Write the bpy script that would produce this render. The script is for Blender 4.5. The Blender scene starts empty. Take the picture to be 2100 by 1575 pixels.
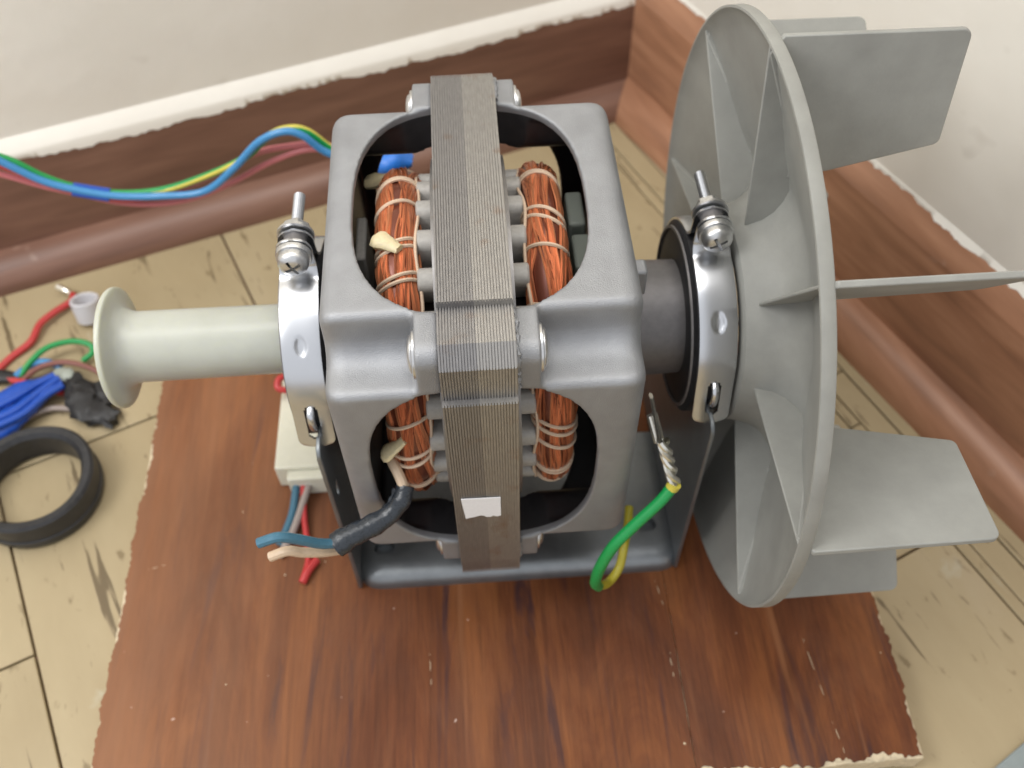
import bpy, bmesh, math, random
import numpy as np
from mathutils import Vector, Matrix
random.seed(4); rng = np.random.default_rng(4)
K = 0.0007                      # one model unit (u) in metres
PI = math.pi
rad = math.radians
scn = bpy.context.scene
col = scn.collection

# ------------------------------------------------------------------ camera
F_PX, PITCH, YAW, ROLL = 1966.6091, 0.9331, 0.0498, -0.0196
CAM = Vector((1.84, -375.22, 447.04))
cp, sp = math.cos(PITCH), math.sin(PITCH)
fwd = Vector((math.sin(YAW)*cp, math.cos(YAW)*cp, -sp))
r0 = Vector((math.cos(YAW), -math.sin(YAW), 0)); u0 = r0.cross(fwd)
RT = r0*math.cos(ROLL)+u0*math.sin(ROLL); UP = -r0*math.sin(ROLL)+u0*math.cos(ROLL)
cam = bpy.data.cameras.new('camera'); camo = bpy.data.objects.new('camera', cam); col.objects.link(camo)
M = Matrix((RT, UP, -fwd)).transposed().to_4x4(); M.translation = CAM*K
camo.matrix_world = M
cam.sensor_fit = 'HORIZONTAL'; cam.sensor_width = 36; cam.lens = F_PX/2100*36
cam.clip_start = 0.01; cam.clip_end = 50
cam.dof.use_dof = True; cam.dof.focus_distance = 455*K; cam.dof.aperture_fstop = 11
scn.camera = camo

def at(px, py, axis, val):
    """point of the plane axis=val (0 x, 1 y, 2 z) seen at a photograph pixel"""
    d = fwd+RT*((px-1050)/F_PX)-UP*((py-787.5)/F_PX)
    return CAM+d*((val-CAM[axis])/d[axis])

# ------------------------------------------------------------------ world and lamps
w = bpy.data.worlds.new('World'); scn.world = w; w.use_nodes = True
bg = w.node_tree.nodes['Background']; bg.inputs[0].default_value = (0.82, 0.84, 0.88, 1); bg.inputs[1].default_value = 0.53
def area(name, loc, target, sx, sy, watts, colr):
    l = bpy.data.lights.new(name, 'AREA'); l.shape = 'RECTANGLE'; l.size = sx*K; l.size_y = sy*K
    l.energy = watts; l.color = colr
    o = bpy.data.objects.new(name, l); col.objects.link(o); o.location = Vector(loc)*K
    o.rotation_euler = (Vector(target)-Vector(loc)).to_track_quat('-Z', 'Y').to_euler()
    return o
area('window_light', (-900, -330, 1100), (150, 250, -100), 560, 560, 2.5, (1.0, 0.99, 0.97))
area('room_light', (50, 100, 1800), (50, 330, 0), 1500, 800, 4.4, (1.0, 0.98, 0.955))
vs = scn.view_settings
vs.view_transform = 'Standard'; vs.look = 'None'; vs.exposure = 1.02; vs.gamma = 1

# ------------------------------------------------------------------ materials
def new_mat(name):
    m = bpy.data.materials.new(name); m.use_nodes = True
    nt = m.node_tree; b = nt.nodes['Principled BSDF']; return m, nt, b
def lin(c): return tuple(((x/255)/12.92 if x/255 <= 0.04045 else ((x/255+0.055)/1.055)**2.4) for x in c)+(1,)
def simple(name, c, rough=0.5, metal=0.0, noise=0.0, nscale=900, bump=0.0, bscale=4000, bdist=0.0002, spec=0.5, sss=0, aniso=0, trans=0, coat=0, stretch=None):
    m, nt, b = new_mat(name)
    b.inputs['Roughness'].default_value = rough; b.inputs['Metallic'].default_value = metal
    b.inputs['Base Color'].default_value = (*c, 1)
    b.inputs['Specular IOR Level'].default_value = spec
    b.inputs['Coat Weight'].default_value = coat
    tc = nt.nodes.new('ShaderNodeTexCoord'); src = tc.outputs['Object']
    if stretch:
        mp = nt.nodes.new('ShaderNodeMapping'); mp.inputs['Scale'].default_value = stretch; nt.links.new(src, mp.inputs[0]); src = mp.outputs[0]
    if sss:
        b.inputs['Subsurface Weight'].default_value = sss; b.inputs['Subsurface Radius'].default_value = (0.004, 0.004, 0.002); b.inputs['Subsurface Scale'].default_value = 1
    if noise:
        n = nt.nodes.new('ShaderNodeTexNoise'); n.inputs['Scale'].default_value = nscale; n.inputs['Detail'].default_value = 5; n.inputs['Roughness'].default_value = 0.6
        nt.links.new(src, n.inputs['Vector'])
        r = nt.nodes.new('ShaderNodeValToRGB'); nt.links.new(n.outputs[0], r.inputs[0])
        r.color_ramp.elements[0].position = 0.3; r.color_ramp.elements[1].position = 0.7
        r.color_ramp.elements[0].color = (*[x*(1-noise) for x in c], 1); r.color_ramp.elements[1].color = (*[min(1, x*(1+noise)) for x in c], 1)
        nt.links.new(r.outputs[0], b.inputs['Base Color'])
        mr = nt.nodes.new('ShaderNodeMapRange'); nt.links.new(n.outputs[0], mr.inputs[0])
        mr.inputs[3].default_value = max(0, rough-0.08); mr.inputs[4].default_value = min(1, rough+0.08)
        nt.links.new(mr.outputs[0], b.inputs['Roughness'])
    if bump:
        n = nt.nodes.new('ShaderNodeTexNoise'); n.inputs['Scale'].default_value = bscale; n.inputs['Detail'].default_value = 4
        nt.links.new(src, n.inputs['Vector'])
        bp = nt.nodes.new('ShaderNodeBump'); bp.inputs['Strength'].default_value = bump; bp.inputs['Distance'].default_value = bdist
        nt.links.new(n.outputs[0], bp.inputs['Height']); nt.links.new(bp.outputs[0], b.inputs['Normal'])
    return m
ALU = simple('cast_aluminium', (0.34, 0.346, 0.36), 0.55, 0.70, 0.10, 70, 0.7, 2600, 0.0003)
BELL_IN = simple('black_bell_inside', (0.022, 0.021, 0.023), 0.45, 0.0, 0.2, 200)  # near-black colour given to the inner faces of the end bells
HUBM = simple('dark_cast_hub', (0.20, 0.19, 0.19), 0.5, 0.5, 0.12, 300, 0.25, 2500, 0.0002)
ZINC = simple('zinc_strap', (0.62, 0.63, 0.65), 0.27, 1.0, 0.0)
BOLT = simple('bright_bolt', (0.66, 0.66, 0.66), 0.33, 1.0, 0.08, 900)
STEEL = simple('galvanised_bracket', (0.25, 0.265, 0.275), 0.42, 0.8, 0.16, 60, 0.15, 500, 0.0003)
PLAST = simple('grey_fan_plastic', (0.28, 0.28, 0.258), 0.55, 0.0, 0.13, 38, 0.2, 900, 0.0003)
NYLON = simple('milky_nylon', (0.47, 0.48, 0.425), 0.32, 0.0, 0.05, 60, sss=0.75)
RUBBER = simple('black_rubber', (0.018, 0.018, 0.02), 0.55, 0.0, 0.3, 400)
BLACKP = simple('black_hose_plastic', (0.022, 0.022, 0.024), 0.4, 0.0, 0.3, 300, 0.2, 600, 0.0004)
CORD = simple('lacing_cord', (0.62, 0.47, 0.34), 0.8, 0.0, 0.12, 2500, 0.5, 9000, 0.0002)
SLEEVE = simple('black_heat_shrink', (0.02, 0.025, 0.032), 0.28, 0.0, 0.2, 600, 0.5, 500, 0.0006)
INSUL = simple('slot_insulation', (0.36, 0.345, 0.32), 0.45, 0.0, 0.1, 600)
SLOTB = simple('dark_core', (0.05, 0.03, 0.025), 0.7)
PAPER = simple('white_paper', (0.80, 0.79, 0.80), 0.8, 0.0, 0.03, 900)
KNOT = simple('yellowed_sleeve_knot', (0.62, 0.53, 0.33), 0.45, 0.0, 0.1, 800, sss=0.2)
def wire(name, c, r=0.38): return simple(name, c, r, 0.0, 0.06, 700, coat=0.1)
W_BEIGE = wire('beige_wire', (0.62, 0.47, 0.33)); W_TEAL = wire('teal_wire', (0.05, 0.15, 0.22)); W_GREEN = wire('green_wire', (0.005, 0.27, 0.06))
W_YG = wire('olive_yellow_wire', (0.42, 0.36, 0.03)); W_RED = wire('red_wire', (0.50, 0.04, 0.04)); W_PINK = wire('pink_wire', (0.55, 0.16, 0.17))
W_BLUE = wire('light_blue_wire', (0.05, 0.24, 0.50)); W_BROWN = wire('brown_wire', (0.22, 0.08, 0.06)); W_YEL = wire('yellow_wire', (0.58, 0.50, 0.07))
W_GREY = wire('grey_wire', (0.33, 0.27, 0.24)); TAPE = wire('blue_tape', (0.012, 0.075, 0.42), 0.45); TAPE2 = wire('bright_blue_tape', (0.02, 0.17, 0.62), 0.45)
TAPEK = wire('black_tape', (0.015, 0.014, 0.014), 0.6)
GROMMET = simple('white_plastic', (0.60, 0.59, 0.61), 0.35)
CONN = simple('ivory_plastic', (0.68, 0.66, 0.54), 0.4, 0.0, 0.03, 300, sss=0.2)
PALEG = simple('pale_green_plastic', (0.34, 0.37, 0.32), 0.45)
TIN = simple('tinned_metal', (0.75, 0.73, 0.66), 0.3, 1.0, 0.1, 1500)
CLOTH = simple('grey_blue_sheet', (0.25, 0.29, 0.29), 0.6, 0, 0.05, 200)

def stripes_wire():
    m, nt, b = new_mat('green_yellow_wire')
    b.inputs['Roughness'].default_value = 0.4
    tc = nt.nodes.new('ShaderNodeTexCoord'); n = nt.nodes.new('ShaderNodeTexNoise'); n.inputs['Scale'].default_value = 22; n.inputs['Detail'].default_value = 0
    nt.links.new(tc.outputs['Object'], n.inputs['Vector'])
    r = nt.nodes.new('ShaderNodeValToRGB'); r.color_ramp.elements[0].position = 0.46; r.color_ramp.elements[1].position = 0.54
    r.color_ramp.elements[0].color = (0.02, 0.26, 0.06, 1); r.color_ramp.elements[1].color = (0.50, 0.48, 0.06, 1)
    nt.links.new(n.outputs[0], r.inputs[0]); nt.links.new(r.outputs[0], b.inputs['Base Color']); return m
W_GY = stripes_wire()

def lam_mat(name, c):
    """rusty laminated steel: fine streaks along the plate edges plus rust patches"""
    m, nt, b = new_mat(name)
    b.inputs['Metallic'].default_value = 0.8; b.inputs['Roughness'].default_value = 0.44
    tc = nt.nodes.new('ShaderNodeTexCoord')
    mp = nt.nodes.new('ShaderNodeMapping'); mp.inputs['Scale'].default_value = (900, 260, 260); nt.links.new(tc.outputs['Object'], mp.inputs[0])
    n = nt.nodes.new('ShaderNodeTexNoise'); n.inputs['Scale'].default_value = 1; n.inputs['Detail'].default_value = 3; nt.links.new(mp.outputs[0], n.inputs['Vector'])
    r = nt.nodes.new('ShaderNodeValToRGB'); r.color_ramp.elements[0].position = 0.3; r.color_ramp.elements[1].position = 0.72
    r.color_ramp.elements[0].color = (*[x*0.90 for x in c], 1); r.color_ramp.elements[1].color = (*[x*1.08 for x in c], 1)
    nt.links.new(n.outputs[0], r.inputs[0])
    n2 = nt.nodes.new('ShaderNodeTexNoise'); n2.inputs['Scale'].default_value = 90; n2.inputs['Detail'].default_value = 6; nt.links.new(tc.outputs['Object'], n2.inputs['Vector'])
    r2 = nt.nodes.new('ShaderNodeValToRGB'); r2.color_ramp.elements[0].position = 0.60; r2.color_ramp.elements[1].position = 0.78
    nt.links.new(n2.outputs[0], r2.inputs[0])
    mx = nt.nodes.new('ShaderNodeMix'); mx.data_type = 'RGBA'; nt.links.new(r2.outputs[0], mx.inputs[0]); nt.links.new(r.outputs[0], mx.inputs[6])
    mx.inputs[7].default_value = (c[0]*0.8, c[1]*0.62, c[2]*0.5, 1)
    nt.links.new(mx.outputs[2], b.inputs['Base Color']); return m
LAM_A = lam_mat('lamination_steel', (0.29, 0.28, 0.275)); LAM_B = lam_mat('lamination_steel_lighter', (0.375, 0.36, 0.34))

def copper():
    m, nt, b = new_mat('enamelled_copper')
    b.inputs['Metallic'].default_value = 0.45; b.inputs['Roughness'].default_value = 0.36; b.inputs['Coat Weight'].default_value = 0.4; b.inputs['Coat Roughness'].default_value = 0.25
    a = nt.nodes.new('ShaderNodeAttribute'); a.attribute_name = 'tint'
    r = nt.nodes.new('ShaderNodeValToRGB'); r.color_ramp.elements[0].color = (0.16, 0.04, 0.02, 1); r.color_ramp.elements[1].color = (0.85, 0.34, 0.16, 1)
    e = r.color_ramp.elements.new(0.45); e.color = (0.58, 0.20, 0.09, 1)
    nt.links.new(a.outputs['Fac'], r.inputs[0]); nt.links.new(r.outputs[0], b.inputs['Base Color']); return m
COPPER = copper()

def board_mat():
    m, nt, b = new_mat('varnished_wood')
    L = nt.links.new; N = nt.nodes.new
    tc = N('ShaderNodeTexCoord')
    def noise(scale, vec, detail=6, rough=0.6, dist=0.0):
        mp = N('ShaderNodeMapping'); mp.inputs['Scale'].default_value = vec; L(tc.outputs['Object'], mp.inputs[0])
        n = N('ShaderNodeTexNoise'); n.inputs['Scale'].default_value = scale; n.inputs['Detail'].default_value = detail; n.inputs['Roughness'].default_value = rough; n.inputs['Distortion'].default_value = dist
        L(mp.outputs[0], n.inputs['Vector']); return n.outputs[0]
    def ramp(src, *st):
        r = N('ShaderNodeValToRGB'); els = r.color_ramp.elements
        els[0].position, els[0].color = st[0][0], st[0][1]; els[1].position, els[1].color = st[-1][0], st[-1][1]
        for p, c in st[1:-1]: e = els.new(p); e.color = c
        L(src, r.inputs[0]); return r.outputs[0]
    def mix(f, a, c2, mode='MIX'):
        x = N('ShaderNodeMix'); x.data_type = 'RGBA'; x.blend_type = mode
        for s, i in ((f, 0), (a, 6), (c2, 7)):
            if hasattr(s, 'links'): L(s, x.inputs[i])
            else: x.inputs[i].default_value = s
        return x.outputs[2]
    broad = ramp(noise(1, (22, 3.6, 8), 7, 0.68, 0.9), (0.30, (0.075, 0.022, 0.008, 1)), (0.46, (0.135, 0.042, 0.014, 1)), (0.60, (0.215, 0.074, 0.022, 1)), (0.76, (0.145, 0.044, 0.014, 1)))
    grain = ramp(noise(1, (420, 16, 60), 9, 0.72, 0.5), (0.28, (0.62, 0.60, 0.60, 1)), (0.5, (0.97, 0.96, 0.95, 1)), (0.72, (1.22, 1.2, 1.15, 1)))
    c = mix(1.0, broad, grain, 'MULTIPLY')
    streak = ramp(noise(1, (56, 5.5, 30), 5, 0.62, 1.3), (0.575, (0, 0, 0, 1)), (0.70, (1, 1, 1, 1)))
    c = mix(streak, c, (0.045, 0.018, 0.02, 1))
    orange = ramp(noise(1, (85, 5, 30), 3, 0.5, 0.4), (0.62, (0, 0, 0, 1)), (0.74, (0.7, 0.7, 0.7, 1)))
    c = mix(orange, c, (0.27, 0.11, 0.045, 1))
    specks = ramp(noise(1, (210, 190, 200), 2, 0.5), (0.765, (0, 0, 0, 1)), (0.79, (0.8, 0.8, 0.8, 1)))
    c = mix(specks, c, (0.60, 0.45, 0.38, 1))
    dust = ramp(noise(1, (16, 12, 10), 6, 0.65), (0.45, (0, 0, 0, 1)), (0.75, (0.10, 0.10, 0.10, 1)))
    c = mix(dust, c, (0.30, 0.19, 0.14, 1))
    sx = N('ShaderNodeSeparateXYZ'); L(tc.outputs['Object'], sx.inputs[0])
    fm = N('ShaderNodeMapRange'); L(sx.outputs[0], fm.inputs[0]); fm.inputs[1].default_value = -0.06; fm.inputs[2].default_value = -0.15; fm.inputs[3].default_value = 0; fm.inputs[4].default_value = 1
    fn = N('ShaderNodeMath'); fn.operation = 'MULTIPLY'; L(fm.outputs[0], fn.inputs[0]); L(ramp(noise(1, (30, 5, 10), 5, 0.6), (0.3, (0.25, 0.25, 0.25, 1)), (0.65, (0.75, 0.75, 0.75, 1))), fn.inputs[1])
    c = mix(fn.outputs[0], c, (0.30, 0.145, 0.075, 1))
    L(c, b.inputs['Base Color'])
    rr = N('ShaderNodeMapRange'); L(noise(1, (40, 14, 20), 6), rr.inputs[0]); rr.inputs[3].default_value = 0.45; rr.inputs[4].default_value = 0.68; b.inputs['Specular IOR Level'].default_value = 0.25; L(rr.outputs[0], b.inputs['Roughness'])
    bp = N('ShaderNodeBump'); bp.inputs['Strength'].default_value = 0.35; bp.inputs['Distance'].default_value = 0.0004; L(noise(1, (420, 14, 60), 8, 0.7), bp.inputs['Height']); L(bp.outputs[0], b.inputs['Normal'])
    return m
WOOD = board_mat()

def floor_mat(i):
    m, nt, b = new_mat('worn_floor_plank'); L = nt.links.new; N = nt.nodes.new
    tc = N('ShaderNodeTexCoord')
    mp = N('ShaderNodeMapping'); mp.inputs['Rotation'].default_value = (0, 0, rad(-23.8)); mp.inputs['Location'].default_value = (i*0.37, i*0.91, 0); L(tc.outputs['Object'], mp.inputs[0])
    def noise(vec, detail=5, rough=0.6, dist=0):
        m2 = N('ShaderNodeMapping'); m2.inputs['Scale'].default_value = vec; L(mp.outputs[0], m2.inputs[0])
        n = N('ShaderNodeTexNoise'); n.inputs['Scale'].default_value = 1; n.inputs['Detail'].default_value = detail; n.inputs['Roughness'].default_value = rough; n.inputs['Distortion'].default_value = dist; L(m2.outputs[0], n.inputs['Vector']); return n.outputs[0]
    def ramp(src, *st):
        r = N('ShaderNodeValToRGB'); els = r.color_ramp.elements
        els[0].position, els[0].color = st[0]; els[1].position, els[1].color = st[-1]
        for p, c in st[1:-1]: e = els.new(p); e.color = c
        L(src, r.inputs[0]); return r.outputs[0]
    def mix(f, a, c2):
        x = N('ShaderNodeMix'); x.data_type = 'RGBA'; L(f, x.inputs[0]); L(a, x.inputs[6]); x.inputs[7].default_value = c2; return x.outputs[2]
    base = ramp(noise((14, 5, 8), 6, 0.6), (0.3, (0.34, 0.265, 0.15, 1)), (0.55, (0.40, 0.32, 0.19, 1)), (0.8, (0.45, 0.37, 0.25, 1)))
    spots = ramp(noise((150, 60, 90), 4, 0.55, 0.4), (0.64, (0, 0, 0, 1)), (0.72, (0.75, 0.75, 0.75, 1)))
    c = mix(spots, base, (0.17, 0.12, 0.055, 1))
    cracks = ramp(noise((120, 11, 40), 4, 0.62, 1.0), (0.625, (0, 0, 0, 1)), (0.665, (1, 1, 1, 1)))
    c = mix(cracks, c, (0.14, 0.10, 0.05, 1))
    pale = ramp(noise((22, 16, 20), 5, 0.6, 0.5), (0.66, (0, 0, 0, 1)), (0.74, (0.55, 0.55, 0.55, 1)))
    c = mix(pale, c, (0.49, 0.48, 0.39, 1))
    L(c, b.inputs['Base Color']); b.inputs['Roughness'].default_value = 0.5
    bp = N('ShaderNodeBump'); bp.inputs['Strength'].default_value = 0.25; bp.inputs['Distance'].default_value = 0.0006; L(noise((90, 30, 60), 6, 0.65), bp.inputs['Height']); L(bp.outputs[0], b.inputs['Normal'])
    return m
FLOORS = [floor_mat(i) for i in range(4)]

def wall_mat():
    m, nt, b = new_mat('cream_wall_paint'); L = nt.links.new; N = nt.nodes.new
    tc = N('ShaderNodeTexCoord')
    n = N('ShaderNodeTexNoise'); n.inputs['Scale'].default_value = 9; n.inputs['Detail'].default_value = 6; n.inputs['Roughness'].default_value = 0.55; L(tc.outputs['Object'], n.inputs['Vector'])
    r = N('ShaderNodeValToRGB'); r.color_ramp.elements[0].position = 0.3; r.color_ramp.elements[0].color = (0.82, 0.785, 0.71, 1); r.color_ramp.elements[1].position = 0.7; r.color_ramp.elements[1].color = (0.88, 0.85, 0.78, 1)
    L(n.outputs[0], r.inputs[0])
    n2 = N('ShaderNodeTexNoise'); n2.inputs['Scale'].default_value = 34; n2.inputs['Detail'].default_value = 2; L(tc.outputs['Object'], n2.inputs['Vector'])
    r2 = N('ShaderNodeValToRGB'); r2.color_ramp.elements[0].position = 0.70; r2.color_ramp.elements[1].position = 0.78; r2.color_ramp.elements[1].color = (0.22, 0.22, 0.22, 1); L(n2.outputs[0], r2.inputs[0])
    mx = N('ShaderNodeMix'); mx.data_type = 'RGBA'; L(r2.outputs[0], mx.inputs[0]); L(r.outputs[0], mx.inputs[6]); mx.inputs[7].default_value = (0.42, 0.36, 0.29, 1)
    L(mx.outputs[2], b.inputs['Base Color']); b.inputs['Roughness'].default_value = 0.65
    bp = N('ShaderNodeBump'); n4 = N('ShaderNodeTexNoise'); n4.inputs['Scale'].default_value = 60; n4.inputs['Detail'].default_value = 8; L(tc.outputs['Object'], n4.inputs['Vector']); bp.inputs['Strength'].default_value = 0.35; bp.inputs['Distance'].default_value = 0.0012; L(n4.outputs[0], bp.inputs['Height']); L(bp.outputs[0], b.inputs['Normal']); return m
WALL = wall_mat()
def skirt_mat(name, cols, rot):
    m, nt, b = new_mat(name); L = nt.links.new; N = nt.nodes.new
    tc = N('ShaderNodeTexCoord'); mp = N('ShaderNodeMapping'); mp.inputs['Rotation'].default_value = (0, 0, rot); L(tc.outputs['Object'], mp.inputs[0])
    m2 = N('ShaderNodeMapping'); m2.inputs['Scale'].default_value = (9, 90, 90); L(mp.outputs[0], m2.inputs[0])
    n = N('ShaderNodeTexNoise'); n.inputs['Scale'].default_value = 1; n.inputs['Detail'].default_value = 7; n.inputs['Distortion'].default_value = 0.4; L(m2.outputs[0], n.inputs['Vector'])
    r = N('ShaderNodeValToRGB'); e = r.color_ramp.elements; e[0].position = 0.28; e[0].color = cols[0]; e[1].position = 0.72; e[1].color = cols[2]; k = e.new(0.5); k.color = cols[1]
    L(n.outputs[0], r.inputs[0])
    n2 = N('ShaderNodeTexNoise'); n2.inputs['Scale'].default_value = 45; n2.inputs['Detail'].default_value = 3; L(tc.outputs['Object'], n2.inputs['Vector'])
    r2 = N('ShaderNodeValToRGB'); r2.color_ramp.elements[0].position = 0.70; r2.color_ramp.elements[1].position = 0.80; r2.color_ramp.elements[1].color = (0.45, 0.45, 0.45, 1); L(n2.outputs[0], r2.inputs[0])
    mx = N('ShaderNodeMix'); mx.data_type = 'RGBA'; L(r2.outputs[0], mx.inputs[0]); L(r.outputs[0], mx.inputs[6]); mx.inputs[7].default_value = (0.45, 0.33, 0.26, 1)
    L(mx.outputs[2], b.inputs['Base Color']); b.inputs['Roughness'].default_value = 0.42; return m
SKL = skirt_mat('brown_painted_skirting', ((0.13, 0.064, 0.043, 1), (0.185, 0.093, 0.063, 1), (0.23, 0.122, 0.083, 1)), rad(-24.2))
SKR = skirt_mat('orange_brown_skirting', ((0.24, 0.115, 0.065, 1), (0.34, 0.165, 0.092, 1), (0.44, 0.23, 0.135, 1)), rad(72))
CRUST = simple('flaking_cream_paint', (0.62, 0.52, 0.36), 0.8, 0, 0.15, 400, 0.6, 900, 0.001)

# ------------------------------------------------------------------ mesh helpers (all coordinates in u)
class MB:
    def __init__(s): s.v = []; s.f = []; s.t = []
    def add(s, vs, fs, tint=None):
        o = len(s.v); s.v += [tuple(p) for p in vs]; s.f += [tuple(i+o for i in f) for f in fs]
        if tint is not None: s.t += [tint]*len(vs)
    def box(s, x0, x1, y0, y1, z0, z1):
        s.add([(x, y, z) for x in (x0, x1) for y in (y0, y1) for z in (z0, z1)],
              [(0, 1, 3, 2), (4, 6, 7, 5), (0, 4, 5, 1), (2, 3, 7, 6), (0, 2, 6, 4), (1, 5, 7, 3)])
    def tube(s, path, r, n=8, cap=True, tint=None, sy=1.0):
        P = np.array([tuple(p) for p in path], float); m = len(P)
        T = np.gradient(P, axis=0); T /= np.linalg.norm(T, axis=1)[:, None]+1e-12
        ref = np.array([0, 0, 1.0]) if abs(T[0][2]) < 0.9 else np.array([1.0, 0, 0])
        u = np.cross(T[0], ref); u /= np.linalg.norm(u); vs = []
        a = np.arange(n)*2*PI/n
        R = r if hasattr(r, '__len__') else [r]*m
        for i in range(m):
            u = u-T[i]*(u@T[i]); u /= np.linalg.norm(u)+1e-12; w_ = np.cross(T[i], u)
            vs += [tuple(P[i]+R[i]*(math.cos(b)*u+sy*math.sin(b)*w_)) for b in a]
        fs = [(i*n+j, i*n+(j+1) % n, (i+1)*n+(j+1) % n, (i+1)*n+j) for i in range(m-1) for j in range(n)]
        if cap: fs += [tuple(range(n))[::-1], tuple((m-1)*n+j for j in range(n))]
        s.add(vs, fs, tint)
    def rev(s, prof, n=64, axis='x', c=(0, 0, 0), closed=True):
        """revolve (a, r) profile about an axis through c; closed profile loops back"""
        m = len(prof); vs = []
        for k in range(n):
            b = 2*PI*k/n; cs, sn = math.cos(b), math.sin(b)
            for a_, r in prof:
                p = {'x': (a_, -r*sn, r*cs), 'y': (r*cs, a_, r*sn), 'z': (r*cs, r*sn, a_)}[axis]
                vs.append((p[0]+c[0], p[1]+c[1], p[2]+c[2]))
        q = m if closed else m-1
        fs = [(k*m+i, k*m+(i+1) % m, ((k+1) % n)*m+(i+1) % m, ((k+1) % n)*m+i) for k in range(n) for i in range(q)]
        s.add(vs, fs)
    def prism(s, poly, x0, x1, ax=0):
        """extrude a 2-D polygon along an axis"""
        n = len(poly)
        def pt(a, b, c): return {0: (c, a, b), 1: (a, c, b), 2: (a, b, c)}[ax]
        s.add([pt(a, b, x0) for a, b in poly]+[pt(a, b, x1) for a, b in poly],
              [tuple(range(n))[::-1], tuple(range(n, 2*n))]+[(i, (i+1) % n, n+(i+1) % n, n+i) for i in range(n)])
def obj(name, mb, mat, parent=None, ang=35, origin=(0, 0, 0), kind=None):
    me = bpy.data.meshes.new(name)
    V = (np.array(mb.v, float)-np.array(origin, float))*K
    me.from_pydata(V.tolist(), [], mb.f); me.update()
    bm = bmesh.new(); bm.from_mesh(me); bmesh.ops.recalc_face_normals(bm, faces=bm.faces); bm.to_mesh(me); bm.free()
    if mb.t:
        a = me.attributes.new('tint', 'FLOAT', 'POINT'); a.data.foreach_set('value', np.array(mb.t, np.float32))
    me.polygons.foreach_set('use_smooth', [True]*len(me.polygons)); me.set_sharp_from_angle(angle=rad(ang))
    me.materials.append(mat)
    o = bpy.data.objects.new(name, me); col.objects.link(o); o.location = Vector(origin)*K
    if parent: attach(o, parent)
    if kind: o['kind'] = kind
    return o
def attach(o, parent):
    loc = o.location.copy(); o.parent = parent
    g = Vector((0, 0, 0)); q = parent
    while q: g += q.location; q = q.parent
    o.location = loc-g
def empty(name, loc, label, cat, group=None):
    o = bpy.data.objects.new(name, None); col.objects.link(o); o.location = Vector(loc)*K; o.empty_display_size = 0.02
    return tag(o, label, cat, group)
def tag(o, label, cat, group=None):
    o['label'] = label; o['category'] = cat
    if group: o['group'] = group
    return o
def bevel(o, wd, seg=2, ang=30):
    m = o.modifiers.new('bevel', 'BEVEL'); m.width = wd*K; m.segments = seg; m.limit_method = 'ANGLE'; m.angle_limit = rad(ang); return o
def bake(o):
    dg = bpy.context.evaluated_depsgraph_get(); me = bpy.data.meshes.new_from_object(o.evaluated_get(dg)); o.modifiers.clear(); o.data = me; return o
def boolean(o, cut, op='DIFFERENCE'):
    m = o.modifiers.new('b', 'BOOLEAN'); m.object = cut; m.operation = op; m.solver = 'EXACT'
    bake(o); bpy.data.objects.remove(cut); return o
def smooth_path(pts, n=12):
    P = [Vector(p) for p in pts]; P = [P[0]*2-P[1]]+P+[P[-1]*2-P[-2]]; out = []
    for i in range(1, len(P)-2):
        for k in range(n):
            t = k/n; a, b, c, d = P[i-1:i+3]
            out.append(0.5*((2*b)+(c-a)*t+(2*a-5*b+4*c-d)*t*t+(3*b-a-3*c+d)*t**3))
    out.append(P[-2]); return out
def fillet(poly, rr, seg=5):
    """round the corners of a polygon; rr = radius or list of radii"""
    n = len(poly); out = []
    for i in range(n):
        r = rr[i] if hasattr(rr, '__len__') else rr
        p0, p, p1 = (np.array(poly[j % n], float) for j in (i-1, i, i+1))
        if r <= 0: out.append(tuple(p)); continue
        a = p0-p; b = p1-p; la, lb = np.linalg.norm(a), np.linalg.norm(b); a /= la; b /= lb
        th = math.acos(max(-1, min(1, a@b))); d = min(r/math.tan(th/2), la*0.49, lb*0.49); r = d*math.tan(th/2)
        c = p+(a+b)/np.linalg.norm(a+b)*(r/math.sin(th/2)); s, e = p+a*d-c, p+b*d-c
        a0 = math.atan2(s[1], s[0]); a1 = math.atan2(e[1], e[0]); da = (a1-a0+PI) % (2*PI)-PI
        out += [tuple(c+r*np.array([math.cos(a0+da*k/seg), math.sin(a0+da*k/seg)])) for k in range(seg+1)]
    return out

# ================================================================== SETTING
ZB, ZF = -186.0, -208.0            # top of the board, top of the floor
nx = Vector((0.915, 0.403, 0)); tx = Vector((0.403, -0.915, 0))
b = MB(); b.box(-3000, 3000, -3000, 3000, ZF-30, ZF-6)
fl = obj('floor', b, SKL, kind='structure')
rows = [-1500, -1060, -820, -580, -340, -97, 103, 292.2, 303, 324.5, 560, 800, 1100]
starts = {-340: 420, -97: 100, 103: 189, -580: -37, 292.2: 700, 303: 30, 324.5: -330}
pi_ = 0
for a0, a1 in zip(rows[:-1], rows[1:]):
    g = 0.9 if a1-a0 > 40 else 0.6
    s0 = starts.get(a0, random.uniform(-300, 300)); ln = 620
    k0 = s0-ln*math.ceil((s0+1300)/ln)
    t = k0
    while t < 1500:
        t1 = t+ln
        if t1 > -1200:
            poly = [(a0+g, t+g), (a1-g, t+g), (a1-g, t1-g), (a0+g, t1-g)]
            pts = [nx*p[0]+tx*p[1] for p in poly]
            dz = random.uniform(-0.5, 0.3)
            b = MB(); b.prism([(p.x, p.y) for p in pts], ZF-7, ZF+dz, 2)
            o = obj('floor_plank', b, FLOORS[pi_ % 4], fl); bevel(o, 0.7, 2); pi_ += 1
        t = t1

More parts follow.
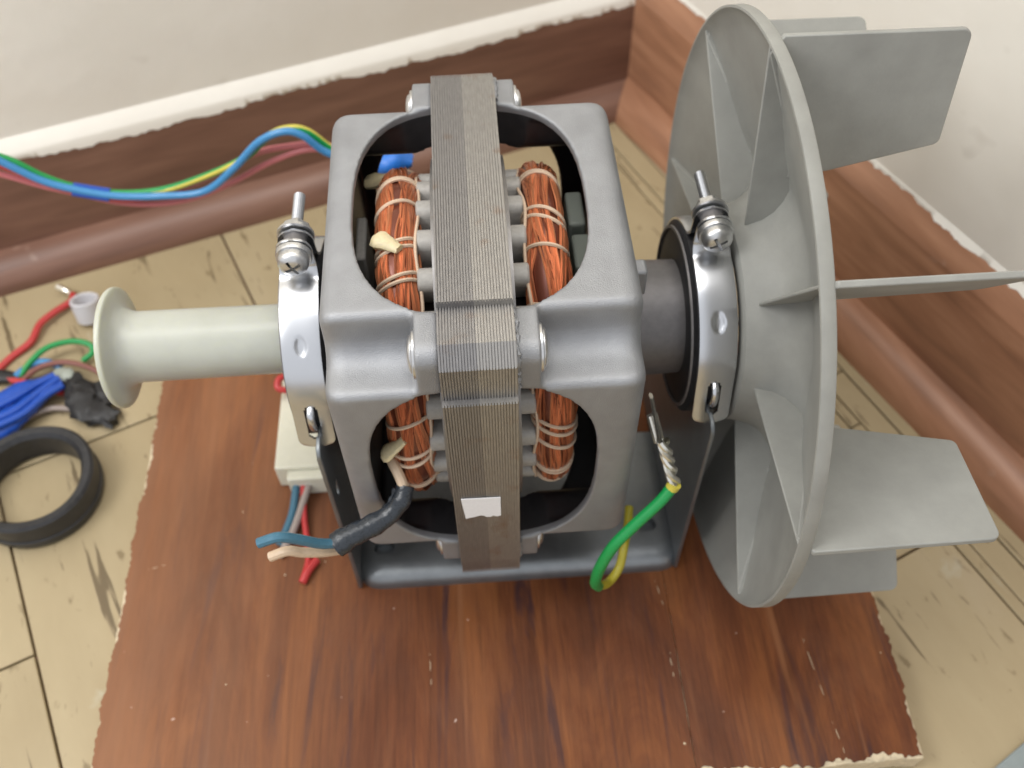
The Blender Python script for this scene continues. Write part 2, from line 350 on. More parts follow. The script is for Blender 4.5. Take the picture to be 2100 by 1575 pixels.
# walls: corner point and the two directions of the floor line
Cc = Vector((158.2, 446.1, 0)); Lp = Vector((-436.6, 243.2, 0)); Rp = Vector((351.5, 35.6, 0))
Cc.z = 0
dl = (Lp-Cc).normalized(); dr = (Rp-Cc).normalized()
nl = Vector((dl.y, -dl.x, 0)); nl = nl if nl.dot(-Cc) < 0 else -nl     # outward (away from the room)
nr = Vector((dr.y, -dr.x, 0)); nr = nr if nr.dot(-Cc) < 0 else -nr
def corner(ol, orr):
    """intersection of the two wall lines pushed outward by ol (left) and orr (right)"""
    A = Cc+nl*ol; B = Cc+nr*orr
    den = dl.x*dr.y-dl.y*dr.x; t = ((B.x-A.x)*dr.y-(B.y-A.y)*dr.x)/den; return A+dl*t
def cpt(o_, side):
    k_ = 15.3/7.3
    if o_ <= 31: return corner(o_, o_)
    return corner(o_, 31+(o_-31)*k_) if side == 'L' else corner(31+(o_-31)/k_, o_)
def run_profile(name, prof, mat, side, ends, parent=None, segs=1, wob=0, kind=None, ang=35):
    """sweep a (outward offset, height above floor) profile from the corner along a wall"""
    d, n = (dl, nl) if side == 'L' else (dr, nr)
    b = MB(); m = len(prof); vs = []
    for k in range(segs+1):
        f_ = k/segs
        for (o_, h) in prof:
            c0 = cpt(o_, side); e = Cc+n*o_+d*ends
            p = c0.lerp(e, f_); vs.append((p.x, p.y, ZF+h+(wob*math.sin(k*0.9)+wob*random.uniform(-1, 1) if 0 < k < segs and h > 1 else 0)))
    fs = [(k*m+i, k*m+(i+1) % m, (k+1)*m+(i+1) % m, (k+1)*m+i) for k in range(segs) for i in range(m)]
    fs += [tuple(range(m)), tuple(segs*m+i for i in range(m))[::-1]]
    b.add(vs, fs); return obj(name, b, mat, parent, kind=kind, ang=ang)
q = [(30-30*math.cos(rad(a)), 28*math.sin(rad(a))) for a in (0, 15, 30, 45, 60, 75, 90)]
for side, hs, hm, mat, wn, lab in (('L', 122, 1.0, SKL, 'wall_left', ''), ('R', 124, 1.12, SKR, 'wall_right', '')):
    wo = 38 if side == 'L' else 46; ch = 11 if side == 'L' else 20
    w_ = run_profile(wn, [(wo, -12), (wo, 2200), (wo+24, 2200), (wo+24, -12)], WALL, side, 2600, kind='structure')
    sk = run_profile('skirting_board', [(30, -5), (30, hs-1.5), (31, hs+1), (wo+.3, hs+ch), (wo+.3, -5)], mat, side, 2600, w_)
    run_profile('quarter_round_moulding', [(-0.0, -3)]+[(x, h*hm) for x, h in q]+[(30.2, -3)], mat, side, 2600, w_)
    # ragged brush edge where the wall paint runs over the skirting
    d, n = (dl, nl) if side == 'L' else (dr, nr)
    b = MB(); N_ = 620
    for k in range(N_+1):
        s = k/N_*1000
        jag = 2.0*math.sin(s*0.023)+1.6*math.sin(s*0.071+1)*math.sin(s*0.019)+1.0*math.sin(s*0.23+2*math.sin(s*.05))+0.7*math.sin(s*0.61)*math.sin(s*.043)+random.uniform(-.5, .5)
        if side == 'L': pr_ = [(29.5, hs-9+jag*0.9), (29.5, hs-1.2), (30.6, hs+1.6), (38.1, hs+12), (38.1, hs+4), (33, hs-9)]
        else: pr_ = [(43.2+jag*.5, hs+16.6+jag*.6), (46.1, hs+21.2), (46.1, hs+12)]
        for o_, h in pr_:
            p_ = cpt(o_, side)+d*s; b.v.append((p_.x, p_.y, ZF+h))
    m = 6 if side == 'L' else 3
    b.f += [(k*m+i, k*m+(i+1) % m, (k+1)*m+(i+1) % m, (k+1)*m+i) for k in range(N_) for i in range(m)]
    obj('paint_edge', b, WALL, w_, ang=60)

# ================================================================== WOODEN BOARD
bo = empty('wooden_board', (0, -50, ZF), 'thick reddish brown worn wooden board lying under the motor', 'board')
def rough_edge(x0, x1, y0, y1, amp=(1, 1, 1, 1), step=4):
    pts = []
    def run(a, b_, am, horiz):
        L_ = math.dist(a, b_); n = max(1, int(L_/step)); ph = random.uniform(0, 9)
        for i in range(n):
            t = i/n; j = am*(0.5*math.sin(t*L_*0.05+ph)+0.35*math.sin(t*L_*0.21+ph)+random.uniform(-.45, .45))
            p = [a[0]+(b_[0]-a[0])*t, a[1]+(b_[1]-a[1])*t]
            if i: p[1 if horiz else 0] += j
            pts.append(tuple(p))
    run((x0, y0), (x1, y0), amp[0], True); run((x1, y0), (x1, y1), amp[1], False)
    run((x1, y1), (x0, y1), amp[2], True); run((x0, y1), (x0, y0), amp[3], False)
    return pts
P_ = rough_edge(-262.5, 267.3, -220.5, 125.5, (0.8, 0.7, 0.5, 0.7), 7)
b = MB(); b.prism(P_, ZF+1, ZB-1.6, 2); bevel(obj('board_core', b, CRUST, bo), 0.8, 2, 40)
for (x0, x1, amp) in ((-262, 121.7, (2.2, 0.2, 1, 2.2)), (122.0, 266.5, (3.4, 2.2, 1, 0.2))):
    P_ = rough_edge(x0, x1, -219.0, 125, amp, 2.2)
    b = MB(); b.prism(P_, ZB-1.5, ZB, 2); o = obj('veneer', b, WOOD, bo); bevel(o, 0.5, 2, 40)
# flaked filler along the near right edge and a few paint splashes
b = MB()
def chip(x, y, z, s, flat=0.3):
    n = 11; a = [2*PI*(k+random.uniform(-.35, .35))/n for k in range(n)]; el = random.uniform(.4, 1); ro = random.uniform(0, PI)
    P1 = [(s*math.cos(t)*random.uniform(.55, 1.15), el*s*math.sin(t)*random.uniform(.55, 1.15)) for t in a]
    P1 = [(x+p*math.cos(ro)-q_*math.sin(ro), y+p*math.sin(ro)+q_*math.cos(ro)) for p, q_ in P1]
    b.add([(p, q_, z) for p, q_ in P1]+[(x+(p-x)*.6, y+(q_-y)*.6, z+s*flat*.5) for p, q_ in P1]+[(x, y, z+s*flat*.55)],
          [(i, (i+1) % n, n+(i+1) % n, n+i) for i in range(n)]+[(n+i, n+(i+1) % n, 2*n) for i in range(n)]+[tuple(range(n))])
for i in range(46): chip(random.triangular(196, 264, 240), -217.5+random.expovariate(0.5), ZB-0.5, random.uniform(1.6, 5.2), 0.12)
for i in range(14): chip(random.uniform(120, 165), -218.5+random.expovariate(0.9), ZB-0.5, random.uniform(1, 3), 0.12)
obj('paint_crust', b, CRUST, bo, kind='stuff')
b = MB()
for i in range(34): chip(random.uniform(-255, 260), random.uniform(-215, 115), ZB-0.12, random.choice((0.4, 0.5, 0.6, 0.8, 1.2)), 0.4)
for pa, pb in (((300, 1170), (346, 1156)), ((1341, 1182), (1364, 1252)), ((1640, 1292), (1700, 1455)), ((1704, 1470), (1738, 1560)), ((1372, 1330), (1384, 1400)), ((880, 1330), (886, 1420))):
    a_, c_ = at(*pa, 2, ZB), at(*pb, 2, ZB)
    b.tube([a_.lerp(c_, t)+Vector((random.uniform(-.3, .3), 0, -0.2)) for t in np.linspace(0, 1, 9)], [0.1, .24, .2, .32, .24, .15, .28, .2, .1], 6)
obj('paint_specks', b, CRUST, bo, kind='stuff')

# ================================================================== ELECTRIC MOTOR
MO = empty('electric_motor', (20, 0, ZB), 'grey electric motor with copper windings and a large bladed fan wheel on the board', 'electric motor')
# --- laminated stator stack
def lam_outline(d):
    a, g, c = 116-d, 112-d, 81
    e = 103-d*.4
    def quad(c, e, g): return [(c, a), (c, g), (e, g), (g, e), (g, c), (a, c)]
    q1 = quad(c, 97-d*.4, 110.5-d); qf = quad(c, e, g)
    pts = list(q1)+[(x, -y) for x, y in q1[::-1]]+[(-x, -y) for x, y in qf]+[(-x, y) for x, y in qf[::-1]]
    return pts
IN = 66.0
def lam_plate(mbx, x0, x1, d):
    """one steel lamination: outline with a round bore"""
    o = lam_outline(d); n = len(o)
    inn = []
    for (y, z) in o:
        t = math.atan2(z, y); inn.append((IN*math.cos(t), IN*math.sin(t)))
    vs = [(x0, *p) for p in o]+[(x1, *p) for p in o]+[(x0, *p) for p in inn]+[(x1, *p) for p in inn]
    fs = []
    for i in range(n):
        j = (i+1) % n
        fs += [(i, j, n+j, n+i), (2*n+i, 3*n+i, 3*n+j, 2*n+j), (i, 2*n+i, 2*n+j, j), (n+i, n+j, 3*n+j, 3*n+i)]
    mbx.add(vs, fs)
st = None
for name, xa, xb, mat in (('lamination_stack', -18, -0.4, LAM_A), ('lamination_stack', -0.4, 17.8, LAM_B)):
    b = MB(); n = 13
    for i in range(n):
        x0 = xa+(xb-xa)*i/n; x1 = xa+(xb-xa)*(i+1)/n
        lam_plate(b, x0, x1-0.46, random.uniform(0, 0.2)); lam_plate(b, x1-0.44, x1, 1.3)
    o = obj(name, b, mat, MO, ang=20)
# white paper label
b = MB(); top = [(-14, -3.9), (7.3, -4.4)]; bot = [(7.2, -24.0), (5, -24.8), (2.8, -23.6), (1.5, -24.9), (-1, -24.7), (-2.2, -23.1), (-4, -22.6), (-6, -23.3), (-8, -24.1), (-10, -24.6), (-12.4, -25.4)]
b.prism(top+bot, -116.75, -116.2, 1); obj('paper_label', b, PAPER, MO)

# --- cast end bells
def prim(mb_):
    return obj('tmp', mb_, ALU)
def make_bell(XE):
    c = 104.0
    # outer body with four notched corners, end rounded by a bevel
    def pr(c, n, rc, ri):
        q1 = [(n, c), (n, n), (c, n)]
        pts = q1+[(x, -y) for x, y in q1[::-1]]+[(-x, -y) for x, y in q1]+[(-x, y) for x, y in q1[::-1]]
        rads = [rc, ri, rc]*4
        return fillet(pts, rads, 6)
    b = MB(); lay = [(17.8, 0), (XE-10, 0), (XE-6, 0.7), (XE-3, 2.4), (XE-1, 5), (XE, 8.5)]
    base = pr(c, 77, 4.5, 13)
    n = len(base)
    for i, (x, ins) in enumerate(lay):
        s = (c-ins)/c; b.v += [(x, y*s, z*s) for y, z in base]
    b.f = [(i*n+j, i*n+(j+1) % n, (i+1)*n+(j+1) % n, (i+1)*n+j) for i in range(len(lay)-1) for j in range(n)]
    b.f += [tuple(range(n))[::-1], tuple((len(lay)-1)*n+j for j in range(n))]
    o = prim(b)
    # four bolt lugs
    for sy in (-1, 1):
        for sz in (-1, 1):
            b = MB(); P_ = fillet([(74.5, 74.5), (c+0.6, 74.5), (c+0.6, c+0.6), (74.5, c+0.6)], [0, 3, 9, 3], 6)
            b.prism([(y*sy, z*sz) for y, z in P_], 17.8, 29.5, 0); l = prim(b); boolean(o, l, 'UNION')
    # cavity
    b = MB(); cav = pr(c-5.5, 70.5, 4, 12); b.prism(cav, 12, XE-7, 0); boolean(o, prim(b))
    # windows in the four sides
    E = []
    for k in range(72):
        t = 2*PI*k/72; cs, sn = math.cos(t), math.sin(t); p = 2/2.75
        E.append((60.5*abs(cs)**p*(1 if cs > 0 else -1), 77.5*abs(sn)**p*(1 if sn > 0 else -1)))
    for ax, s in ((2, 1), (2, -1), (1, 1), (1, -1)):
        b = MB()
        if ax == 2: b.prism([(x, y) for x, y in E], s*58, s*125, 2)
        else: b.prism([(x, y) for x, y in E], s*58, s*125, 1)
        boolean(o, prim(b))
    # bearing hub hole ring on the end wall
    b = MB(); b.rev([(60, 0.01), (60, 24), (90, 24), (90, 0.01)], 48, closed=False); 
    m = o.modifiers.new('r', 'REMESH'); m.mode = 'VOXEL'; m.voxel_size = 1.25*K; m.use_smooth_shade = True
    m = o.modifiers.new('s', 'SMOOTH'); m.factor = 0.5; m.iterations = 3
    bake(o); me = o.data; me.materials.append(BELL_IN); q = np.zeros(len(me.polygons)*3, np.float32); me.polygons.foreach_get('center', q); q = np.abs(q.reshape(-1, 3))/K
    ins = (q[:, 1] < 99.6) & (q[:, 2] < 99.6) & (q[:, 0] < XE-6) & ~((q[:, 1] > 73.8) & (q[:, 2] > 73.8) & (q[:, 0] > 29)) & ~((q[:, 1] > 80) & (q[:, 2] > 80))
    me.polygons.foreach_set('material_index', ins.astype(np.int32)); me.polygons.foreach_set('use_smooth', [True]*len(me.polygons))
    o.name = me.name = 'end_bell'; return o
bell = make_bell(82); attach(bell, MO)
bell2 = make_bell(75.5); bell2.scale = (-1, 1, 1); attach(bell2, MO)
# rough casting flash where the bells meet the stack
for sx, be in ((1, bell), (-1, bell2)):
    for sy, sz in ((-1, 1), (1, 1), (-1, -1)):
        path = [(sx*18.3, sy*79, sz*105.2)]+[(sx*(18.5+random.uniform(-.3, .5)), sy*y, sz*z) for y, z in [(79+i*1.6, 105.0) for i in range(1, 11)]+[(97+7.6*math.sin(t), 97+7.6*math.cos(t)) for t in np.linspace(.3, 1.3, 6)]+[(105.0, 95-i*1.6) for i in range(11)]]
        b = MB(); b.tube(path, [random.choice((0.25, 0.5, 0.7, 1.0, 1.5)) for _ in path], 6); obj('casting_flash', b, ALU, be)
# through bolts at the four corners
for sx in (-1, 1):
    for sy in (-1, 1):
        for sz in (-1, 1):
            y, z = sy*91, sz*91
            b = MB(); b.rev([(sx*29.4, 0.01), (sx*29.4, 12), (sx*30.6, 12), (sx*31.0, 11.4), (sx*31.0, 0.01)], 36, c=(0, y, z), closed=False)
            obj('washer', b, BOLT, MO)
            b = MB(); b.rev([(sx*30.9, 0.01), (sx*30.9, 9.6), (sx*31.6, 9.7), (sx*32.4, 9.2), (sx*33.2, 7.5), (sx*33.8, 4.5), (sx*34, 0.01)], 36, c=(0, y, z), closed=False)
            obj('bolt_head', b, BOLT, MO)

# --- windings: twisted copper strands tied with cord
def coil(sx, cords, seed):
    rg = np.random.default_rng(seed); R0, rr, X0, rxx = 83.0, 12.6, 39.0, 12.0
    N_ = 150; th = np.linspace(0, 2*PI, N_+1)
    def sect(theta, al, rho): # al angle in the section, returns point
        x = sx*(X0+rxx*rho*np.cos(al)); r = R0+rr*rho*np.sin(al)
        return np.stack([x, -r*np.sin(theta), r*np.cos(theta)], -1)
    pinch = np.ones_like(th)
    for c in cords: pinch -= 0.085*np.exp(-((np.degrees(th)-c+180) % 360-180)**2/18.)
    bulge = 1+0.045*np.sin(3*th+seed)+0.03*np.sin(7*th)
    b = MB()
    # core
    n = 18; vs = []
    for k in range(N_):
        for j in range(n): vs.append(tuple(sect(th[k], 2*PI*j/n, 0.93*pinch[k]*bulge[k])))
    b.add(vs, [(k*n+j, k*n+(j+1) % n, ((k+1) % N_)*n+(j+1) % n, ((k+1) % N_)*n+j) for k in range(N_) for j in range(n)], 0.0)
    NS = 150
    for s in range(NS):
        a0 = 2*PI*s/NS+rg.normal(0, 0.02)
        bund = math.floor(a0/(2*PI)*13)
        g2 = np.random.default_rng(seed*100+bund)
        ph = g2.uniform(0, 2*PI, 3); am = g2.uniform(0.12, 0.42, 3)
        al = a0+am[0]*np.sin(2*th+ph[0])+am[1]*0.5*np.sin(5*th+ph[1])+rg.uniform(0.03, 0.10)*np.sin(rg.integers(6, 13)*th+rg.uniform(0, 6))
        al = al*1.0
        rho = (0.965+rg.uniform(-0.02, 0.03)+0.03*np.sin(4*th+rg.uniform(0, 6))+0.02*np.sin(11*th+rg.uniform(0, 6)))*pinch*bulge
        b.tube(sect(th, al, rho), rg.uniform(0.5, 0.66), 4, cap=False, tint=float(np.clip(rg.normal(0.55, 0.22), 0.05, 1)))
    cr = 1
    o = obj('winding', b, COPPER, MO, ang=60)
    # tie cords
    for ci, c in enumerate(cords):
        for dd in (-1.3, 1.5) if ci % 3 != 2 else (0,):
            t = np.linspace(0, 2*PI, 40); tt = rad(c+dd)+rad(rg.uniform(1.0, 3.2))*np.cos(t+rg.uniform(-.6, .6))
            b = MB(); b.tube(sect(tt, t, np.full_like(t, 1.0+0.0)*1.03*0.95*(1+0.045*np.sin(3*rad(c)+seed))), 1.1, 6, cap=False); obj('lacing_cord', b, CORD, o)
    t = np.linspace(rad(-65), rad(150), 120); b = MB()
    al = rad(148)+0.16*np.sin(t*9+seed)
    b.tube(sect(t, al, np.full_like(t, 1.06)+0.02*np.sin(t*14)), 0.95, 6); obj('lacing_cord', b, CORD, o)
    return o
wl = coil(-1, (-48, -22, -7, 11, 24, 73, 88, 108, 170, 210, 250, 290), 3)
wr = coil(1, (-24, 1, 15, 38, 77, 86, 103, 118, 165, 205, 245, 285), 5)
# slot insulation lobes between stack and windings
for sx in (-1, 1):
    for k in range(24):
        t = rad(8+15*k); b = MB()
        P_ = fillet([(-6.6, 70), (6.6, 70), (6.6, 92.5), (-6.6, 92.5)], [2, 2, 5, 5], 4)
        pp = [(-(x*math.cos(t)+r*math.sin(t)), r*math.cos(t)-x*math.sin(t)) for x, r in P_]
        b.prism(pp, sx*17, sx*29.0, 0); bevel(obj('slot_liner', b, INSUL, MO), 1.2)
    b = MB(); b.rev([(sx*17, 69), (sx*17, 101), (sx*20.5, 101), (sx*20.5, 69)], 72); obj('stack_end_ring', b, LAM_A, MO)
    b = MB(); b.rev([(sx*17.5, 30), (sx*17.5, 66), (sx*52, 62), (sx*54, 30)], 48); obj('rotor_end_ring', b, SLOTB, MO)
b = MB(); b.rev([(-60, 0.01), (-60, 12), (60, 12), (60, 0.01)], 32, closed=False); obj('shaft', b, BOLT, MO)
# yellowed sleeve knots on the left winding
def knot(p, q_, r):
    b = MB(); path = [p.lerp(q_, t) for t in (0, .06, .2, .4, .62, .85)]; b.tube(path, [r*.55, r*.85, r*.92, r*.75, r*.6, r*.5], 12, sy=.6); b.v = [tuple(Vector(v_)+Vector([random.uniform(-.35, .35) for _ in range(3)])) for v_ in b.v]; obj('sleeve_knot', b, KNOT, MO)
knot(at(750, 374, 2, 68), at(838, 360, 2, 78), 6.4); knot(at(768, 488, 2, 93), at(828, 516, 2, 94), 6.4); knot(at(786, 936, 1, -94), at(838, 896, 1, -92), 6.0)
# pale plastic terminal pieces inside the bells
b = MB(); b.box(56, 66, 22, 50, 8, 60); bevel(obj('terminal_block', b, PALEG, MO), 2, 3)
b = MB(); b.box(57, 68, -8, 19, 8, 56); bevel(obj('terminal_block', b, PALEG, MO), 2, 3)
b = MB(); b.box(-66, -60, 6, 40, 20, 58); bevel(obj('terminal_block', b, INSUL, MO), 1.5, 2)

# --- hubs, rubber rings
for sx, name in ((1, 'bearing_hub'), (-1, 'bearing_hub')):
    x1 = 122 if sx > 0 else -88
    b = MB(); b.rev([(sx*66, 0.01), (sx*66, 37), (sx*78, 37), (sx*80, 35.5), (x1, 34.5), (x1, 0.01)], 72, closed=False)
    obj(name, b, HUBM, MO)
for x0, x1 in ((120, 144), (-107, -85)):
    b = MB(); b.rev([(x0+1, 30), (x0, 35), (x0-0.0, 55), (x0+2, 58.2), (x1-2, 58.2), (x1, 55), (x1, 35), (x1-1, 30)], 72); rb = obj('rubber_ring', b, RUBBER, MO)
    b = MB(); b.rev([(x0-1.2, 53.2), (x0-1.2, 55), (x0+1.5, 55), (x0+1.5, 53.2)], 72); obj('ring_lip', b, HUBM, rb)

# --- clamp straps
def strap(xc, name='clamp_strap'):
    R, W2, T = 60.0, 10.6, 1.5
    # front path: ear -> arc -> tangent tab, (y, z)
    def path_front():
        P = []
        for z in np.arange(84, 62.5, -1.0): P.append((-3.2, z))
        a0 = 6; arc = [(-R*math.sin(rad(t)), R*math.cos(rad(t))) for t in np.arange(a0, 84, 1.0)]
        P += arc
        y, z = arc[-1]; ty, tz = -math.cos(rad(84)), -math.sin(rad(84))
        for s in np.arange(1.0, 29, 1.0): P.append((y+ty*s-0.12*s, z+tz*s))
        return P
    def path_back():
        P = [(8.2, z) for z in np.arange(82, 62.5, -1.0)]
        P += [(R*math.sin(rad(t)), R*math.cos(rad(t))) for t in np.arange(11, 130, 2.0)]
        return P
    b = MB()
    for P, slot in ((path_front(), True), (path_back(), False)):
        P = np.array(P, float)
        # smooth the corner between ear and arc
        for _ in range(4): P[1:-1] = (P[:-2]+2*P[1:-1]+P[2:])/4
        m = len(P); s = np.r_[0, np.cumsum(np.hypot(*np.diff(P, axis=0).T))]; Ltot = s[-1]
        T_ = np.gradient(P, axis=0); T_ /= np.hypot(T_[:, 0], T_[:, 1])[:, None]; Nn = np.stack([-T_[:, 1], T_[:, 0]], 1)
        c = P.mean(0)
        if (Nn[m//2]@(P[m//2])) < 0: Nn = -Nn
        nt_ = 22
        def hw(x):
            w0 = 9.8+(W2-9.8)*min(1, max(0, (x-12)/14))      # narrow ear widening into the strap
            if x < 9: w0 = 0.8+math.sqrt(max(0.4, 9.0**2-(9.0-x)**2))
            if slot and Ltot-x < 6: w0 = W2-6+math.sqrt(max(0.01, 36-(6-(Ltot-x))**2))
            return w0
        sl = (Ltot-31, Ltot-6.5)                               # slot centreline range
        dims = (s[-1]*0.36, )
        keep = {}
        top = []; bot = []
        for i in range(m):
            rt, rb_ = [], []
            for j in range(nt_+1):
                tau = -1+2*j/nt_; x = tau*hw(s[i]); crown = -0.35*(abs(tau)**4)*1.2
                # snap towards slot outline
                yz = P[i]+Nn[i]*(crown)
                dy = 0
                if slot:                                        # pressed dimple in the middle
                    dd = math.hypot((s[i]-Ltot*0.49)/4.6, x/2.6)
                    if dd < 1.6: yz = yz-Nn[i]*1.3*max(0, 1-(dd/1.3)**4)
                rt.append((xc+x, yz[0], yz[1])); q = yz-Nn[i]*T; rb_.append((xc+x, q[0], q[1]))
            top.append(rt); bot.append(rb_)
        def hole(i, j):
            if not slot: return False
            sc = (s[i]+s[i+1])/2; xx = (-1+2*(j+.5)/nt_)*hw(sc)
            cs = min(max(sc, sl[0]+3.2), sl[1]-3.2); return math.hypot(sc-cs, xx) < 3.6
        o0 = len(b.v); idx = lambda i, j, k: o0+(i*(nt_+1)+j)*2+k
        for i in range(m):
            for j in range(nt_+1): b.v += [top[i][j], bot[i][j]]
        H = [[hole(i, j) for j in range(nt_)] for i in range(m-1)]
        for i in range(m-1):
            for j in range(nt_):
                if H[i][j]: continue
                b.f += [(idx(i, j, 0), idx(i+1, j, 0), idx(i+1, j+1, 0), idx(i, j+1, 0)), (idx(i, j, 1), idx(i, j+1, 1), idx(i+1, j+1, 1), idx(i+1, j, 1))]
                for (a_, c_), (p, q) in (((i-1, j), ((i, j), (i, j+1))), ((i+1, j), ((i+1, j+1), (i+1, j))), ((i, j-1), ((i+1, j), (i, j))), ((i, j+1), ((i, j+1), (i+1, j+1)))):
                    out = a_ < 0 or a_ >= m-1 or c_ < 0 or c_ >= nt_ or H[a_][c_]
                    if out: b.f.append((idx(*p, 0), idx(*q, 0), idx(*q, 1), idx(*p, 1)))
    o = obj(name, b, ZINC, MO, ang=45); return o
def pan_head(xc, y, z, r=8.4):
    b = MB(); pr = [(y+4.5, 0.01), (y+4.5, r), (y+1.5, r)]+[(y+1.5-4.6*math.sin(rad(a)), r*math.cos(rad(a))**0.8+0.01) for a in (15, 30, 45, 60, 75, 90)]
    b.rev([(a, rr_) for a, rr_ in pr], 40, 'y', (xc, 0, z), closed=False); h = prim(b)
    for an in (0.5, 0.5+PI/2):
        b = MB(); hw_, hl = 0.85, 5.0; b.box(-hl, hl, -3, 3, -hw_, hw_)
        b.v = [(x*math.cos(an)-zz*math.sin(an)+xc, yy+y-2.6, x*math.sin(an)+zz*math.cos(an)+z) for x, yy, zz in b.v]; boolean(h, prim(b))
    for p in h.data.polygons: p.use_smooth = True
    h.data.set_sharp_from_angle(angle=rad(35)); h.data.materials.clear(); h.data.materials.append(BOLT); h.name = 'screw_head'; return h
for xc in (-96, 133):
    so = strap(xc)
    z = 74.5
    h = pan_head(xc, -12.0, z); attach(h, so)
    b = MB(); b.rev([(-7.4, 3), (-7.4, 9.4), (-6.2, 9.8), (-4.2, 9.8), (-4.2, 3)], 40, 'y', (xc, 0, z)); obj('washer', b, BOLT, so)
    b = MB(); b.rev([(9.4, 3), (9.4, 10.2), (11.2, 10.2), (11.2, 3)], 40, 'y', (xc, 0, z)); obj('washer', b, BOLT, so)
    b = MB(); b.prism([(xc+7.9*math.cos(k*PI/3+.3), z+7.9*math.sin(k*PI/3+.3)) for k in range(6)], 11.4, 17.2, 1); bevel(obj('hex_nut', b, BOLT, so), 0.9)
    pr = [(-6, 0.01), (-6, 3.2)]+[(-5+i*0.55, 3.3 if i % 2 else 2.75) for i in range(86)]+[(42.8, 2.2), (42.8, 0.01)]
    b = MB(); b.rev(pr, 16, 'y', (xc, 0, z), closed=False); obj('threaded_bolt', b, BOLT, so, ang=15)
    b = MB(); b.rev([(-1.5, 3), (-1.5, 6.2), (6.8, 6.2), (6.8, 3)], 24, 'y', (xc, 0, z)); obj('spacer', b, HUBM, so)

# --- mounting bracket: bottom plate and two uprights with cradles
BR = MB()
def plate(poly, thick, bv, name, holes=(), plane='x', c=0.0, parent=None, mat=None):
    b = MB(); b.prism(poly, c-thick/2, c+thick/2, {'x': 0, 'z': 2}[plane]); o = prim(b)
    for hh in holes:
        b = MB(); b.prism(hh, c-thick*3, c+thick*3, {'x': 0, 'z': 2}[plane]); boolean(o, prim(b))
    o.name = name; o.data.materials.clear(); o.data.materials.append(mat); bevel(o, bv, 2); 
    for p in o.data.polygons: p.use_smooth = True
    o.data.set_sharp_from_angle(angle=rad(30))
    if parent: attach(o, parent)
    return o
def stadium(cy, cz, hl, r, ang=0, n=8):
    pts = [(hl+r*math.cos(t), r*math.sin(t)) for t in np.linspace(-PI/2, PI/2, n)]+[(-hl+r*math.cos(t), r*math.sin(t)) for t in np.linspace(PI/2, 1.5*PI, n)]
    return [(cy+x*math.cos(ang)-y*math.sin(ang), cz+x*math.sin(ang)+y*math.cos(ang)) for x, y in pts]
b = MB(); lev = [(-187, 0.0), (-183, 0.2), (-179.5, 1.2), (-176.5, 3.2), (-174.3, 6.2), (-173.2, 10), (-172.9, 15)]
base_poly = lambda i: fillet([(-96.5+i, -81+i), (137.5-i, -81+i), (137.5-i, 33-i*.3), (-96.5+i, 33-i*.3)], [18-i*.6, 18-i*.6, 3, 3], 7)
rings = [base_poly(i) for z, i in lev]; n = len(rings[0])
for (z, i), rg_ in zip(lev, rings): b.v += [(x, y, z) for x, y in rg_]
b.f = [(k*n+j, k*n+(j+1) % n, (k+1)*n+(j+1) % n, (k+1)*n+j) for k in range(len(lev)-1) for j in range(n)]
b.f += [tuple(range(n))[::-1], tuple((len(lev)-1)*n+j for j in range(n))]
bp_ = prim(b); bp_.name = 'bracket_base'
for hh in (stadium(113, -50, 2, 5.5), stadium(-76, -55, 2, 5.5)):
    b = MB(); b.prism(hh, -181, -160, 2); boolean(bp_, prim(b))
bp_.data.materials.clear(); bp_.data.materials.append(STEEL)
for p in bp_.data.polygons: p.use_smooth = True
bp_.data.set_sharp_from_angle(angle=rad(40)); attach(bp_, MO)
o = MB()
for xc, rname in ((-93.5, 'bracket_upright'), (131.0, 'bracket_upright')):
    arc = [(58.8*math.cos(rad(t)), 58.8*math.sin(rad(t))) for t in range(-8, -173, -6)]
    poly = fillet([(80, -184), (80, -30), (72, -8)], [0, 10, 6], 4)+[(y, z) for y, z in arc]+fillet([(-66, -7), (-80, -7), (-80, -184)], [3, 12, 0], 5)
    hol = [stadium(-66, -68, 4.5, 2.6, PI/2)] if xc < 0 else []
    up = plate(poly, 2.6, 0.9, rname, hol, 'x', xc, bp_, STEEL)
    # hook that passes through the slot in the clamp strap
    b = MB(); hx = -96 if xc < 0 else 133
    b.tube(smooth_path([(hx, -54, -10), (hx, -59, -9.5), (hx, -63.2, -6), (hx, -64.2, 1), (hx, -62.5, 6), (hx, -58, 8)], 5), 2.2, 10, sy=.8); obj('hook', b, ZINC, up)
# --- earth terminal and green wire on the right
b = MB(); b.box(75, 89, -44, -34, 70, 88); bevel(obj('cast_lug', b, ALU, MO), 1.5)
tA, tB, tC = at(1335, 812, 0, 90), at(1352, 900, 0, 96), at(1377, 985, 0, 104)
b = MB(); b.tube([tA, tA.lerp(tB, .5), tB, tC], [3.2, 3.2, 4.2, 3.0], 6, sy=.35); ta = obj('earth_tag', b, TIN, MO)
b = MB(); b.tube([at(1337, 850, 0, 93), at(1352, 905, 0, 97)], 3.4, 10, sy=.7); obj('crimp', b, TIN, ta)
for ph in (0, PI/2*1.3, PI*1.2):
    b = MB(); pts = []
    a_, c_ = at(1354, 900, 0, 97), at(1377, 985, 0, 104)
    for k in range(26):
        t = k/25; p = a_.lerp(c_, t); an = t*9+ph; pts.append(p+Vector((math.cos(an)*2.0+0.8, -2.5+math.sin(an)*2.0, 2.0)))
    b.tube(pts, 2.0, 8, cap=False); obj('bare_strand', b, TIN, ta)
gw = smooth_path([at(1381, 996, 1, -108), at(1352, 1030, 1, -113), at(1300, 1078, 1, -119), at(1258, 1120, 1, -124), at(1230, 1165, 1, -127), at(1221, 1194, 1, -126), at(1227, 1202, 1, -121)])
